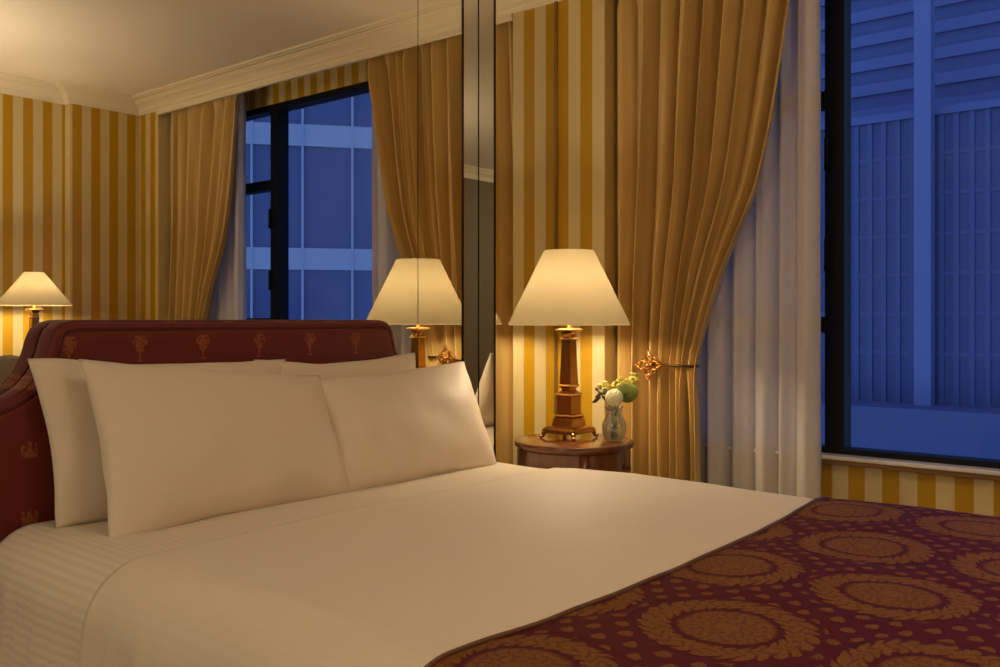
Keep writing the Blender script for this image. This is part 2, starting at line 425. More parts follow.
# headboard
def damask(name, base, dark, motif):
    M = mat(name); t = NT(M); p = t.pos(); c = t.xyz(p)
    def cell(x0, z0, px, pz):
        fx = t.m('SUBTRACT', t.m('DIVIDE', t.m('SUBTRACT', c[0], x0), px), t.m('ROUND', t.m('DIVIDE', t.m('SUBTRACT', c[0], x0), px)))
        fz = t.m('SUBTRACT', t.m('DIVIDE', t.m('SUBTRACT', c[2], z0), pz), t.m('ROUND', t.m('DIVIDE', t.m('SUBTRACT', c[2], z0), pz)))
        return t.m('ABSOLUTE', t.m('MULTIPLY', fx, px)), t.m('MULTIPLY', fz, pz)
    def ell(x, z, cz, rx, rz, cx=0.0):
        a = t.m('DIVIDE', t.m('SUBTRACT', x, cx), rx); b = t.m('DIVIDE', t.m('SUBTRACT', z, cz), rz)
        return t.m('SUBTRACT', t.m('SQRT', t.m('ADD', t.m('MULTIPLY', a, a), t.m('MULTIPLY', b, b))), 1.0)
    def box(x, z, cz, hx, hz):
        return t.m('MAXIMUM', t.m('DIVIDE', t.m('SUBTRACT', t.m('ABSOLUTE', x), hx), hx), t.m('DIVIDE', t.m('SUBTRACT', t.m('ABSOLUTE', t.m('SUBTRACT', z, cz)), hz), hz))
    n = t.noise(p, 130, 2)
    def urn(x, z):
        s = ell(x, z, .008, .0135, .021)
        for q in (box(x, z, .030, .0145, .003), box(x, z, -.022, .0035, .011), box(x, z, -.0345, .010, .0028), ell(x, z, .016, .0035, .009, .0175)):
            s = t.m('MINIMUM', s, q)
        return t.m('MULTIPLY', t.m('SUBTRACT', 1.0, t.step(s, -.12, .12)), t.step(n, .34, .5))
    def crownm(x, z):
        s = box(x, z, -.010, .019, .010)
        for q in (ell(x, z, .006, .006, .014), ell(x, z, .004, .005, .012, .0165)): s = t.m('MINIMUM', s, q)
        return t.m('MULTIPLY', t.m('SUBTRACT', 1.0, t.step(s, -.12, .12)), t.step(n, .34, .5))
    x, z = cell(1.100, 1.123, .195, .168); a = urn(x, z)
    x, z = cell(1.1975, 1.045, .195, .168); b = t.m('MAXIMUM', a, crownm(x, z))
    w = t.noise(p, 420, 2)
    col = t.mix(t.m('MULTIPLY', b, .8), t.mix(w, dark, base), motif)
    t.end(t.bsdf(col, t.m('SUBTRACT', .62, t.m('MULTIPLY', b, .15)), 0.0, t.bump(t.m('ADD', t.m('MULTIPLY', w, .4), b), .25, .001), sheen=.15, spec=.35)); return M
M_HEAD = damask('maroon_urn_damask', srgb(112, 28, 16), srgb(88, 18, 10), srgb(146, 80, 40))
HC = 1.665
half = [(0, 1.197), (.50, 1.197), (.545, 1.196), (.573, 1.189), (.592, 1.172), (.602, 1.148), (.610, 1.118), (.621, 1.086), (.637, 1.058), (.662, 1.03), (.70, 1.006), (.745, .99), (.79, .981), (.83, .973), (.865, .957), (.888, .930), (.898, .895), (.90, .35)]
out = [(HC + x, z) for x, z in half] + [(HC - x, z) for x, z in half[::-1][:-1]]
def ring_at(inset, y):
    n = len(out); res = []
    for i, (x, z) in enumerate(out):
        a = Vector(out[i-1]); b = Vector(out[(i+1) % n]); d = (b - a).normalized(); nr = Vector((d.y, -d.x))
        res.append((x + nr.x*inset*-1 - BL.x, y - BL.y, z - nr.y*inset)) if False else res.append((x + nr.x*inset - BL.x, y - BL.y, z + nr.y*inset))
    return res
def loft(bm, rings):
    vr = [[bm.verts.new(v) for v in r] for r in rings]; n = len(vr[0])
    for a, b in zip(vr, vr[1:]):
        for k in range(n): bm.faces.new((a[k], a[(k+1) % n], b[(k+1) % n], b[k]))
    for r in (vr[0], vr[-1]):                     # symmetric outline: cap with strips from side to side
        bm.faces.new((r[0], r[1], r[n-1]))
        for i in range(1, len(half) - 1):
            bm.faces.new((r[i], r[i+1], r[n-i-1], r[n-i]))
bm = bmesh.new()
loft(bm, [ring_at(0, 2.428), ring_at(-.004, 2.42), ring_at(-.004, 2.372), ring_at(0, 2.360), ring_at(.008, 2.350), ring_at(.018, 2.346), ring_at(.024, 2.350), ring_at(.028, 2.345), ring_at(.036, 2.341)])
hb = from_bm('headboard', bm, M_HEAD, bed, True, angle=math.radians(28))
M_PIPE = simple('maroon_piping', srgb(74, 18, 14), .55)
for ins, y, r in ((.002, 2.362, .0042), (.0235, 2.349, .0035)):
    bm = bmesh.new(); pts = ring_at(ins, y); bm_tube(bm, pts[len(half):] + pts[:len(half)], r, 6)
    from_bm('piping', bm, M_PIPE, hb, True)

# linens
def linen(name, c, stripe=.5, period=.02, rough=.62):
    M = mat(name); t = NT(M); u = t.xyz(t.uv())
    f = t.m('FRACT', t.m('DIVIDE', u[0], period))
    s = t.m('MULTIPLY', t.step(f, .0, .12), t.m('SUBTRACT', 1.0, t.step(f, .5, .62)))
    w = t.noise(t.obj(), 900, 2); w2 = t.noise(t.obj(), 14, 3)
    col = t.mix(t.m('MULTIPLY', s, stripe), c, tuple(x*.84 for x in c[:3])+(1,))
    h = t.m('ADD', t.m('MULTIPLY', s, stripe*.8), t.m('ADD', t.m('MULTIPLY', w, .15), t.m('MULTIPLY', w2, 1.0)))
    t.end(t.bsdf(col, t.m('SUBTRACT', rough, t.m('MULTIPLY', s, .1)), 0.0, t.bump(h, .22, .004), sheen=.15, spec=.3)); return M
WHITE = srgb(226, 212, 190)
M_SHEET = linen('white_stripe_sheet', WHITE, .55)
M_DUVET = linen('white_duvet_linen', WHITE, .12)
M_CASE = linen('white_pillowcase', srgb(228, 214, 192), .03, .025)

def cover(name, off, yfar, hem, R, m, yfar_fn=None, wob=.004, seed=0, na=160, nb=150, puff=0.0):
    """cloth draped over the mattress: falls at both sides and at the foot"""
    x0, x1, y0, zt = BX0 - off, BX1 + off, BY0 - off, BZ + off
    drop = zt - hem; arc = R*PI/2
    La = (drop - R) * 2 + arc*2 + (x1 - x0 - 2*R)
    def across(s):                                # arc length -> (x, drop)
        d = drop - R
        if s < d: return x0, drop - s
        s -= d
        if s < arc: a = s / R; return x0 + R - R*math.cos(a), R - R*math.sin(a)
        s -= arc
        if s < x1 - x0 - 2*R: return x0 + R + s, 0
        s -= x1 - x0 - 2*R
        if s < arc: a = s / R; return x1 - R + R*math.sin(a), R - R*math.cos(a)
        return x1, R + s - arc
    yl = yfar
    Lb = (drop - R) + arc + (yl - y0 - R)
    def along(s, yend):
        d = drop - R
        if s < d: return y0, drop - s
        s -= d
        if s < arc: a = s / R; return y0 + R - R*math.cos(a), R - R*math.sin(a)
        s -= arc
        return y0 + R + s * (yend - y0 - R) / (yl - y0 - R), 0
    def surf(p, q):
        s = p * La
        x, da = across(s)
        yend = yfar_fn(x, da) if yfar_fn else yl
        y, db = along(q * Lb, yend)
        dd = min(drop, da + db)
        z = zt - dd
        sv = noise.noise(Vector((x*2.1, y*2.3, seed))) * wob*1.5 + noise.noise(Vector((x*6 + 3, y*5, seed+4))) * wob*.5
        side = sstep(.0, .12, da)
        wav = side * (.010*math.sin(y*13 + seed) + .022*(1 - abs(noise.noise(Vector((y*5.5, seed*3.1, da*.6)))*2))**6 + .010*(1 - abs(noise.noise(Vector((y*13, seed*1.7, da*.8)))*2))**8) * sstep(0, .30, da)
        z += sv * (1 - side)
        if puff: z += puff * (1-side) * sstep(0, .09, yend - y)
        x += (-1 if x < (x0+x1)/2 else 1) * (abs(sv) * side + wav + .03*sstep(.1, .5, da))
        return Vector((x, y, z))
    me = grid_mesh(name, surf, na, nb, lambda a, b: (a*La, b*Lb))
    o = link(name, me, m, None, True)
    return o
o = cover('fitted_sheet', .006, BY1-.004, .22, .13, M_SHEET, seed=1, wob=.005)
o.modifiers.new('s', 'SOLIDIFY').thickness = -.003 if False else .003
tag(o, 'white striped undersheet showing below the pillows and falling over the bedside', 'bed sheet')
def duvet_edge(x, da): return 1.815 + .010*noise.noise(Vector((x*2.5, 0, 9))) - .05*sstep(.0, .06, da)*0
o = cover('duvet', .013, 1.815, .20, .135, M_DUVET, duvet_edge, seed=1, wob=.005, puff=.005)
o.modifiers.new('s', 'SOLIDIFY').thickness = .004
tag(o, 'white duvet spread flat across the bed in front of the pillows', 'duvet')

# throw with medallions
def throw_mat():
    M = mat('burgundy_medallion_brocade'); t = NT(M); p = t.pos(); c = t.xyz(p)
    nz = t.noise(p, 9, 3); n2 = t.noise(p, 70, 4, .7); n3 = t.noise(p, 220, 3)
    X = t.m('ADD', c[0], t.m('MULTIPLY', t.m('SUBTRACT', nz, .5), .03)); Yv = t.m('ADD', c[1], t.m('MULTIPLY', t.m('SUBTRACT', t.noise(p, 8, 2), .5), .03))
    def loc(x0, y0, px, py):
        a = t.m('DIVIDE', t.m('SUBTRACT', X, x0), px); b = t.m('DIVIDE', t.m('SUBTRACT', Yv, y0), py)
        return t.m('MULTIPLY', t.m('SUBTRACT', a, t.m('ROUND', a)), px), t.m('MULTIPLY', t.m('SUBTRACT', b, t.m('ROUND', b)), py)
    def dist(a, b): return t.m('SQRT', t.m('ADD', t.m('MULTIPLY', a, a), t.m('MULTIPLY', b, b)))
    ax, ay = loc(1.0, .79, .68, .31); bx, by = loc(1.34, .635, .68, .31)
    ax = t.m('MULTIPLY', ax, 1.0); 
    d1 = dist(ax, ay); d2 = dist(bx, by)
    d = t.m('MINIMUM', d1, d2)
    near = t.m('LESS_THAN', d1, d2)
    sel = lambda a, b: t.m('ADD', t.m('MULTIPLY', near, a), t.m('MULTIPLY', t.m('SUBTRACT', 1.0, near), b))
    ang = t.m('ARCTAN2', sel(ay, by), sel(ax, bx))
    dd = t.m('ADD', d, t.m('MULTIPLY', t.m('SUBTRACT', n2, .5), .016))
    turn = t.m('DIVIDE', t.m('ADD', ang, t.m('MULTIPLY', t.m('SUBTRACT', t.noise(p, 22, 3), .5), .5)), 2*PI)
    def row(r0, h, n, slant, off, wd=.40):
        q = t.m('ADD', t.m('MULTIPLY', turn, n), t.m('ADD', off, t.m('MULTIPLY', t.m('SUBTRACT', dd, r0), slant)))
        q = t.m('SUBTRACT', q, t.m('ROUND', q))
        a = t.m('DIVIDE', q, wd); b = t.m('DIVIDE', t.m('SUBTRACT', dd, r0), h)
        return t.m('SUBTRACT', 1.0, t.step(t.m('ADD', t.m('MULTIPLY', a, a), t.m('MULTIPLY', b, b)), .75, 1.1))
    g0 = 0.0
    wreath = [row(.097, .010, 26.0, 40.0, 0.0), row(.111, .011, 30.0, -40.0, .5), row(.127, .013, 26.0, 34.0, .2)]
    ringp = t.m('MAXIMUM', t.m('MAXIMUM', wreath[0], wreath[1]), wreath[2])
    ringb = t.m('MULTIPLY', t.m('SUBTRACT', 1.0, t.step(dd, .120, .132)), t.step(dd, .092, .098))
    ringp = t.m('MAXIMUM', ringp, t.m('MULTIPLY', ringb, .45))
    disc = t.m('SUBTRACT', 1.0, t.step(dd, .074, .080))
    inner = t.m('MAXIMUM', t.m('MAXIMUM', row(.066, .008, 24.0, 40.0, 0.0), t.m('MAXIMUM', row(.050, .009, 17.0, -40.0, .3), row(.033, .009, 11.0, 40.0, .1))), t.m('SUBTRACT', 1.0, t.step(dd, .018, .024)))
    discp = t.m('MULTIPLY', disc, t.m('ADD', .52, t.m('MULTIPLY', inner, .48)))
    # little leaves between the wreaths
    lx, ly = loc(.02, .01, .070, .056); kx, ky = loc(.055, .038, .070, .056)
    def leaf(a, b):
        e = t.m('SQRT', t.m('ADD', t.m('POWER', t.m('DIVIDE', a, .0125), 2.0), t.m('POWER', t.m('DIVIDE', b, t.m('SUBTRACT', .0115, t.m('MULTIPLY', a, .3))), 2.0)))
        return t.m('SUBTRACT', 1.0, t.step(t.m('ADD', e, t.m('MULTIPLY', t.m('SUBTRACT', n3, .5), 1.0)), .85, 1.05))
    lv = t.m('MAXIMUM', leaf(lx, ly), leaf(kx, ky))
    lv = t.m('MULTIPLY', lv, t.step(d, .146, .152))
    g = t.m('MAXIMUM', t.m('MAXIMUM', ringp, discp), t.m('MULTIPLY', lv, .9))
    w = t.noise(p, 700, 2)
    thread = t.noise(t.comb(t.m('MULTIPLY', c[0], 120.0), t.m('MULTIPLY', c[1], 420.0), 0.0), 1.0, 3, .7)
    g = t.m('MULTIPLY', g, t.m('ADD', .55, t.m('MULTIPLY', t.step(thread, .38, .56), .45)))
    gold = t.mix(n3, srgb(112, 72, 26), srgb(156, 106, 46))
    mar = t.mix(w, srgb(66, 14, 26), srgb(98, 26, 42))
    h = t.m('ADD', t.m('MULTIPLY', g, .8), t.m('MULTIPLY', w, .15))
    quilt = t.m('ABSOLUTE', t.m('SUBTRACT', d, .143)); h = t.m('ADD', h, t.m('MULTIPLY', t.step(quilt, 0.0, .02), 1.4))
    t.end(t.bsdf(t.mix(g, mar, gold), .65, 0.0, t.bump(h, .6, .004), spec=.15)); return M
M_THROW = throw_mat()
def throw_edge(x, da):
    y = interp([.8, .93, 1.055, 1.212, 1.537, 1.838, 2.2, 2.478, 2.62], [.925, .912, .900, .876, .864, .862, .885, .905, .91], x)
    return y + .0015*math.sin(x*31)
o = cover('bed_throw', .021, .88, .16, .115, M_THROW, throw_edge, seed=1, wob=.006, na=220, nb=120, puff=.002)
o.modifiers.new('s', 'SOLIDIFY').thickness = .007
me = o.data; nrow = 221; k0 = 120*nrow
bm = bmesh.new(); bm_tube(bm, [me.vertices[k0 + i].co + Vector((0, .001, .001)) for i in range(nrow)], .0048, 6)
from_bm('hem_cord', bm, simple('bronze_hem', srgb(104, 62, 30), .6, nscale=220, nstr=.4, var=.4), o, True)
tag(o, 'burgundy and gold brocade throw with wreath medallions across the bed foot', 'throw')

# pillows
def pillow(name, w, h, th, cx, ybot, zbot, lean, rz, label, seed, roll=0, hl=1.0, hr=1.0, sag=.04, tap=.02):
    nu, nv = 64, 44
    rnd = random.Random(seed)
    def pt(a, b, side):
        u, v = 2*a - 1, 2*b - 1
        e = 1 - .050*math.cos(v*PI/2)**1.2 * abs(u)**4; g = 1 - (sag if v > 0 else .012)*math.cos(u*PI/2)**1.2 * abs(v)**4
        x = w/2 * u * e * (1 - tap*v); z = h/2 * v * g
        prof = max(0, 1 - abs(u)**2.6)**.55 * max(0, 1 - abs(v)**2.3)**.55
        y = side * th/2 * prof * (1 - .12*v)
        edge = 1 - prof
        wr = noise.noise(Vector((x*7, z*7, seed))) * .010*prof + noise.noise(Vector((x*16, z*12, seed+2))) * .0035 * (.3 + edge)*prof**.4
        fl = .006*noise.noise(Vector((x*9, z*9, seed+7)))
        return Vector((x, y + side*wr + fl*(1-prof)*1.5, (z + h/2)*lerp(hl, hr, a) + .008*noise.noise(Vector((x*5, seed, 0)))*abs(v)))
    vs, fs = [], []
    idx = {}
    for side in (-1, 1):
        for j in range(nv+1):
            for i in range(nu+1):
                rim = i in (0, nu) or j in (0, nv)
                if side == 1 and rim: idx[(1, i, j)] = idx[(-1, i, j)]; continue
                idx[(side, i, j)] = len(vs); vs.append(tuple(pt(i/nu, j/nv, side)))
        for j in range(nv):
            for i in range(nu):
                f = [idx[(side, i, j)], idx[(side, i+1, j)], idx[(side, i+1, j+1)], idx[(side, i, j+1)]]
                fs.append(f if side == -1 else f[::-1])
    me = bpy.data.meshes.new(name); me.from_pydata(vs, [], fs)
    uv = me.uv_layers.new(name='UVMap')
    for l in me.loops: uv.data[l.index].uv = (vs[l.vertex_index][2], vs[l.vertex_index][0])
    o = link(name, me, M_CASE, None, True, (cx, ybot, zbot))
    o.rotation_euler = (-math.radians(lean), math.radians(roll), math.radians(rz))
    tag(o, label, 'pillow'); return o
pillow('pillow', .73, .415, .11, 1.368, 2.236, .688, 10, 0, 'white pillow against the headboard, behind the front pillow on the side away from the lamp', 21, 0, 1.02, .95, .06, -.05)
pillow('pillow', .70, .40, .11, 1.985, 2.240, .688, 10, 0, 'white pillow against the headboard, mostly hidden by the pillow nearest the lamp', 22, 0, .99, 1.0, .10)
pillow('pillow', .75, .44, .17, 1.437, 2.050, .678, 22, 1, 'large front pillow resting on the sheet on the side away from the lamp', 23, 0, 1.05, .86, .05)
pillow('pillow', .73, .425, .17, 2.112, 2.055, .678, 22, -1, 'front white pillow on the side of the bed nearest the bedside lamp', 24, 0, .86, .94, .035)

# ------------------------------------------------------------------ nightstand
M_MAHOG = mat('mahogany'); t = NT(M_MAHOG); p = t.obj(); c = t.xyz(p)
g = t.noise(t.comb(t.m('MULTIPLY', c[0], 6.0), t.m('MULTIPLY', c[1], 40.0), t.m('MULTIPLY', c[2], 8.0)), 1.0, 4)
t.end(t.bsdf(t.mix(g, srgb(70, 32, 12), srgb(120, 64, 26)), .25, 0.0, t.bump(g, .04, .001), spec=.5, Coat_Weight=.4, Coat_Roughness=.12))
def nightstand(x, y, label):
    root = thing('nightstand', label, 'nightstand', (x, y, 0))
    bm = bmesh.new()
    bm_lathe(bm, [(.20, .722), (.221, .722), (.226, .725), (.228, .731), (.228, .737), (.225, .743), (.219, .745)], 72)
    from_bm('table_top', bm, M_MAHOG, root, True, angle=.6)
    bm = bmesh.new()
    bm_lathe(bm, [(.208, .585), (.212, .590), (.212, .600), (.206, .604), (.206, .712), (.212, .718), (.212, .7225)], 72)
    ap = from_bm('apron', bm, M_MAHOG, root, True, angle=.6)
    for k in range(4):                             # reeded posts running into turned legs
        a = PI/4 + k*PI/2
        bm = bmesh.new(); cx, cy = .196*math.cos(a), .196*math.sin(a)
        bm_lathe(bm, [(.010, 0), (.014, .01), (.010, .03), (.013, .08), (.017, .30), (.019, .50), (.015, .52), (.021, .535), (.021, .55), (.017, .565), (.022, .58), (.022, .715)], 14, (cx, cy, 0))
        from_bm('leg', bm, M_MAHOG, root, True)
    bm = bmesh.new(); bm_lathe(bm, [(.150, .20), (.155, .205), (.155, .215), (.150, .22)], 48); from_bm('lower_shelf', bm, M_MAHOG, root, True, angle=.6)
    bm = bmesh.new(); a = math.radians(-78); bm_ball(bm, (.217*math.cos(a), .217*math.sin(a), .655), .010); from_bm('knob', bm, M_CORD, root, True)
    return root
NX, NY = 2.846, 1.973
nightstand(NX, NY, 'round mahogany drum nightstand between the bed and the striped corner')
nightstand(2.434, -.752, 'round mahogany side table by the far striped wall, under the smaller lamp')

# ------------------------------------------------------------------ lamps
M_BRASS = simple('antique_brass', srgb(188, 140, 70), .24, 1.0, nscale=30, nstr=.08, var=.3)
M_BRASSP = simple('polished_brass', srgb(250, 206, 130), .28, 1.0)
M_SHADE = mat('parchment_shade'); t = NT(M_SHADE)
d = t.n.new('ShaderNodeBsdfDiffuse'); d.inputs[0].default_value = srgb(222, 206, 166)
tl = t.n.new('ShaderNodeBsdfTranslucent'); tl.inputs[0].default_value = srgb(98, 88, 66)
mx = t.n.new('ShaderNodeMixShader'); mx.inputs[0].default_value = .5; t.l.new(d.outputs[0], mx.inputs[1]); t.l.new(tl.outputs[0], mx.inputs[2]); t.end(mx.outputs[0])
M_BULB = mat('lit_bulb'); t = NT(M_BULB); e = t.n.new('ShaderNodeEmission'); e.inputs[0].default_value = (1, .7, .38, 1); e.inputs[1].default_value = 6; t.end(e.outputs[0])
def lamp(x, y, zt, label, rb, rt, zs0, zs1, watts, sc=1.0, zbase=0.0):
    root = thing('table_lamp', label, 'table lamp', (x, y, zt))
    H = zs0 - zt                                   # height of the shade's lower rim
    k = H / .435
    bm = bmesh.new()
    bm_squares(bm, [(.070, .020), (.074, .023), (.074, .033), (.068, .040), (.050, .047)])
    for sx in (-1, 1):
        for sy in (-1, 1):
            bm_tube(bm, [(sx*.060, sy*.060, .030), (sx*.070, sy*.070, .020), (sx*.072, sy*.072, .010), (sx*.077, sy*.077, .006)], .010, 8, r2=.007)
            bm_ball(bm, (sx*.077, sy*.077, .0075), .0075, (1.1, 1.1, 1))
    for v in bm.verts: v.co.z *= k if False else 1
    from_bm('footed_plinth', bm, M_BRASS, root)
    bm = bmesh.new()
    K = lambda z: z * k if z > .05 else z
    bm_squares(bm, [(.048, .046), (.047, .052), (.042, K(.074)), (.036, K(.080)), (.040, K(.083)), (.040, K(.090)), (.033, K(.093)), (.033, K(.160)), (.036, K(.163)), (.036, K(.172)),
                    (.028, K(.176)), (.020, K(.184)), (.021, K(.192)), (.028, K(.198)), (.028, K(.205)), (.0255, K(.207))])
    from_bm('pedestal', bm, M_BRASS, root)
    bm = bmesh.new(); bm_squares(bm, [(.0255, K(.206)), (.020, K(.375)), (.023, K(.377)), (.023, K(.384)), (.018, K(.388)), (.017, K(.400)), (.024, K(.408)), (.036, K(.413)), (.036, K(.420)), (.020, K(.424))])
    from_bm('obelisk_shaft', bm, M_BRASS, root)
    for z, h in ((.0865, .0415), (.1675, .0375), (.2015, .0295), (.3805, .0245), (.4165, .0372)):
        bm = bmesh.new(); bm_box(bm, (-h-.0012, -h-.0012, K(z)-.0034), (h+.0012, h+.0012, K(z)+.0034), .0015, 1)
        from_bm('moulding', bm, M_BRASSP, root)
    hs = zs1 - zs0
    bm = bmesh.new()
    bm_lathe(bm, [(.008, K(.424)), (.008, H+hs*.10), (.014, H+hs*.12), (.014, H+hs*.30)], 14)
    from_bm('socket', bm, M_BRASSP, root, True)
    bm = bmesh.new()
    bm_ball(bm, (0, 0, H+hs*.38), .026, (1, 1, 1.2), 2)
    from_bm('bulb', bm, M_BULB, root, True)
    # shade: a thin double skin with rolled rims
    bm = bmesh.new(); n = 64
    a = [(rb-.002, H), (rb+.0005, H+.004), (lerp(rb, rt, .5), H+hs*.5), (rt+.0005, H+hs-.004), (rt-.002, H+hs), (rt-.0035, H+hs-.004), (lerp(rb, rt, .5)-.003, H+hs*.5), (rb-.0035, H+.004)]
    rings = [[bm.verts.new((r*math.cos(2*PI*q/n), r*math.sin(2*PI*q/n), z)) for q in range(n)] for r, z in a]
    for i in range(4):
        A, B = rings[i], rings[i+1]
        for q in range(n): bm.faces.new((A[q], A[(q+1) % n], B[(q+1) % n], B[q]))
    sh = from_bm('lamp_shade', bm, M_SHADE, root, True, angle=.7)
    bm = bmesh.new()                               # wire spider and finial
    for q in range(3):
        an = 2*PI*q/3; bm_tube(bm, [(0, 0, H+hs-.012), ((rt-.003)*math.cos(an), (rt-.003)*math.sin(an), H+hs-.006)], .0016, 5)
    bm_tube(bm, [(0, 0, H+hs*.4), (.034, 0, H+hs*.5), (.030, 0, H+hs*.75), (0, 0, H+hs-.012), (-.030, 0, H+hs*.75), (-.034, 0, H+hs*.5), (0, 0, H+hs*.4)], .0015, 5)
    from_bm('shade_harp', bm, M_BRASSP, root, True)
    L = bpy.data.lights.new('bulb_light', 'POINT'); L.energy = watts; L.color = (1, .80, .54); L.shadow_soft_size = .045
    lo = bpy.data.objects.new('bulb_light', L); COL.objects.link(lo); lo.parent = root; lo.location = (0, 0, H + hs*.36)
    return root
lamp(2.886, 2.025, .745, 'lit brass obelisk lamp with cream shade on the bedside nightstand', .236, .0985, 1.180, 1.468, 27)
lamp(2.434, -.752, .745, 'smaller lit lamp by the far striped wall, seen in the mirror', .208, .057, 1.286, 1.486, 26)

# ------------------------------------------------------------------ vase and flowers
VX, VY, VZ = 2.912, 1.836, .745
M_VASE = mat('clear_cut_glass'); t = NT(M_VASE); 
tr = t.n.new('ShaderNodeBsdfTransparent'); tr.inputs[0].default_value = (.93, .95, .90, 1)
gl = t.n.new('ShaderNodeBsdfGlossy'); gl.inputs['Roughness'].default_value = .08
lw = t.n.new('ShaderNodeLayerWeight'); lw.inputs[0].default_value = .45
mx = t.n.new('ShaderNodeMixShader'); t.put(mx.inputs[0], t.m('ADD', .10, t.m('MULTIPLY', lw.outputs['Facing'], .5))); t.l.new(tr.outputs[0], mx.inputs[1]); t.l.new(gl.outputs[0], mx.inputs[2])
df = t.n.new('ShaderNodeBsdfTranslucent'); df.inputs[0].default_value = (.85, .86, .78, 1); d2 = t.n.new('ShaderNodeBsdfDiffuse'); d2.inputs[0].default_value = (.85, .86, .78, 1)
ma = t.n.new('ShaderNodeMixShader'); t.l.new(df.outputs[0], ma.inputs[1]); t.l.new(d2.outputs[0], ma.inputs[2])
mb = t.n.new('ShaderNodeMixShader'); mb.inputs[0].default_value = .05; t.l.new(mx.outputs[0], mb.inputs[1]); t.l.new(ma.outputs[0], mb.inputs[2]); t.end(mb.outputs[0])
vase = thing('vase', 'small ribbed clear glass vase of flowers on the nightstand', 'vase', (VX, VY, VZ))
bm = bmesh.new()
prof = [(.018, .001), (.030, .003), (.042, .020), (.046, .045), (.044, .068), (.034, .090), (.028, .105), (.031, .120), (.036, .130)]
n = 36
def vr(prof, dr):
    rr = []
    for r, z in prof:
        ring = []
        for k in range(n):
            rib = 1 + .035*(1 if k % 2 else -1) * (1 if dr == 0 else 0)
            ring.append(bm.verts.new(((r-dr)*rib*math.cos(2*PI*k/n)*.98, (r-dr)*rib*math.sin(2*PI*k/n)*.98, z + (.004 if dr and z < .01 else 0))))
        rr.append(ring)
    return rr
o_, i_ = vr(prof, 0), vr(prof, .0035)
for R_ in (o_, i_):
    for a, b in zip(R_, R_[1:]):
        for k in range(n): bm.faces.new((a[k], a[(k+1) % n], b[(k+1) % n], b[k]))
for k in range(n): bm.faces.new((o_[-1][k], o_[-1][(k+1) % n], i_[-1][(k+1) % n], i_[-1][k]))
bm.faces.new(o_[0][::-1]); bm.faces.new(i_[0])
from_bm('vase_body', bm, M_VASE, vase, True)

M_STEM = simple('green_stem', srgb(86, 110, 44), .5)
M_LEAF = simple('leaf_green', srgb(150, 168, 84), .45, nscale=60, nstr=.2, var=.15)
M_DLEAF = simple('dark_leaf', srgb(60, 66, 44), .5)
M_POM = simple('pale_green_petals', srgb(232, 230, 196), .7)
M_YEL = simple('yellow_green_petals', srgb(214, 206, 96), .6)
M_BERRY = simple('grey_berries', srgb(96, 84, 70), .4)
FW = Vector((-.576*-1, -.821, 0))               # picture-right direction at the vase
RT, TOW = Vector((.535, -.845, 0)), Vector((-.845, -.535, 0))
def head(du, dv, tow=0):                        # du right, dv up from vase rim, tow towards the viewer
    return RT*du + TOW*tow + Vector((0, 0, .130 + dv))
def stem(root, tip, k):
    base = Vector((.012*math.cos(k*1.9), .012*math.sin(k*1.9), .008)); mid = Vector((.010*math.cos(k), .010*math.sin(k), .11))
    bm = bmesh.new(); bm_tube(bm, [base, mid, mid.lerp(tip, .55) + Vector((0, 0, .006)), tip], .0022, 6)
    from_bm('stem', bm, M_STEM, root, True)
def flower(name, label, du, dv, tow, k, cat='flower', group=None):
    r = thing(name, label, cat, (VX, VY, VZ), 0, group); tip = head(du, dv, tow); stem(r, tip, k); return r, tip
r, tip = flower('pompom_flower', 'round white pompom bloom at the front of the glass vase', .000, .034, .028, 0)
bm = bmesh.new(); bm_ball(bm, tip, .031, (1, 1, .95), 3)
for i in range(150):                            # tight petal tips over the ball
    z = 1 - 2*(i+.5)/150; a = i*2.39996; q = math.sqrt(1-z*z); dvec = Vector((q*math.cos(a), q*math.sin(a), z))
    bm_ball(bm, tip + dvec*.0305, .0042, (1, 1, 1), 1)
from_bm('bloom', bm, M_POM, r, True)
r, tip = flower('leaf_sprig', 'round green leaf on the curtain side of the vase', .050, .052, .012, 2, 'leaf')
bm = bmesh.new(); c0 = bm.verts.new(tip + Vector((0, 0, .0)) - TOW*.006); ring = []
for q in range(28):
    a = 2*PI*q/28; rr = .041*(1 + .05*math.sin(3*a))
    ring.append(bm.verts.new(tip + RT*(rr*math.cos(a)) + Vector((0, 0, rr*.92*math.sin(a))) + TOW*(.010*math.cos(2*a) + .012*math.sin(a))))
for q in range(28): bm.faces.new((c0, ring[q], ring[(q+1) % 28]))
o = from_bm('leaf', bm, M_LEAF, r, True); o.modifiers.new('s', 'SOLIDIFY').thickness = .001
for i, (du, dv, tw, lb) in enumerate(((-.040, .082, .0, 'yellow green blossom sprig on the lamp side of the bouquet'),
                                      (.012, .080, .0, 'yellow green blossom sprig rising above the white pompom bloom'),
                                      (.034, .098, -.01, 'yellow green blossom sprig rising above the round leaf'),
                                      (.072, .108, -.01, 'pale blossom sprig reaching up towards the gilt medallion'))):
    r, tip = flower('blossom_sprig', lb, du, dv, tw, i + 3, 'flower', 'yellow green blossom sprigs')
    bm = bmesh.new(); rnd = random.Random(i)
    for q in range(16):
        v = Vector((rnd.gauss(0, 1), rnd.gauss(0, 1), rnd.gauss(0, 1))).normalized() * .017
        for w in range(4):
            a = w*PI/2 + q; bm_ball(bm, tip + v + Vector((.003*math.cos(a), .003*math.sin(a), 0)), .006, (1, 1, .6), 1)
    from_bm('blossom', bm, M_YEL, r, True)
r, tip = flower('berry_sprig', 'dark berry sprig with a pointed leaf on the lamp side of the vase', -.048, .046, .008, 8, 'flower')
bm = bmesh.new(); rnd = random.Random(4)
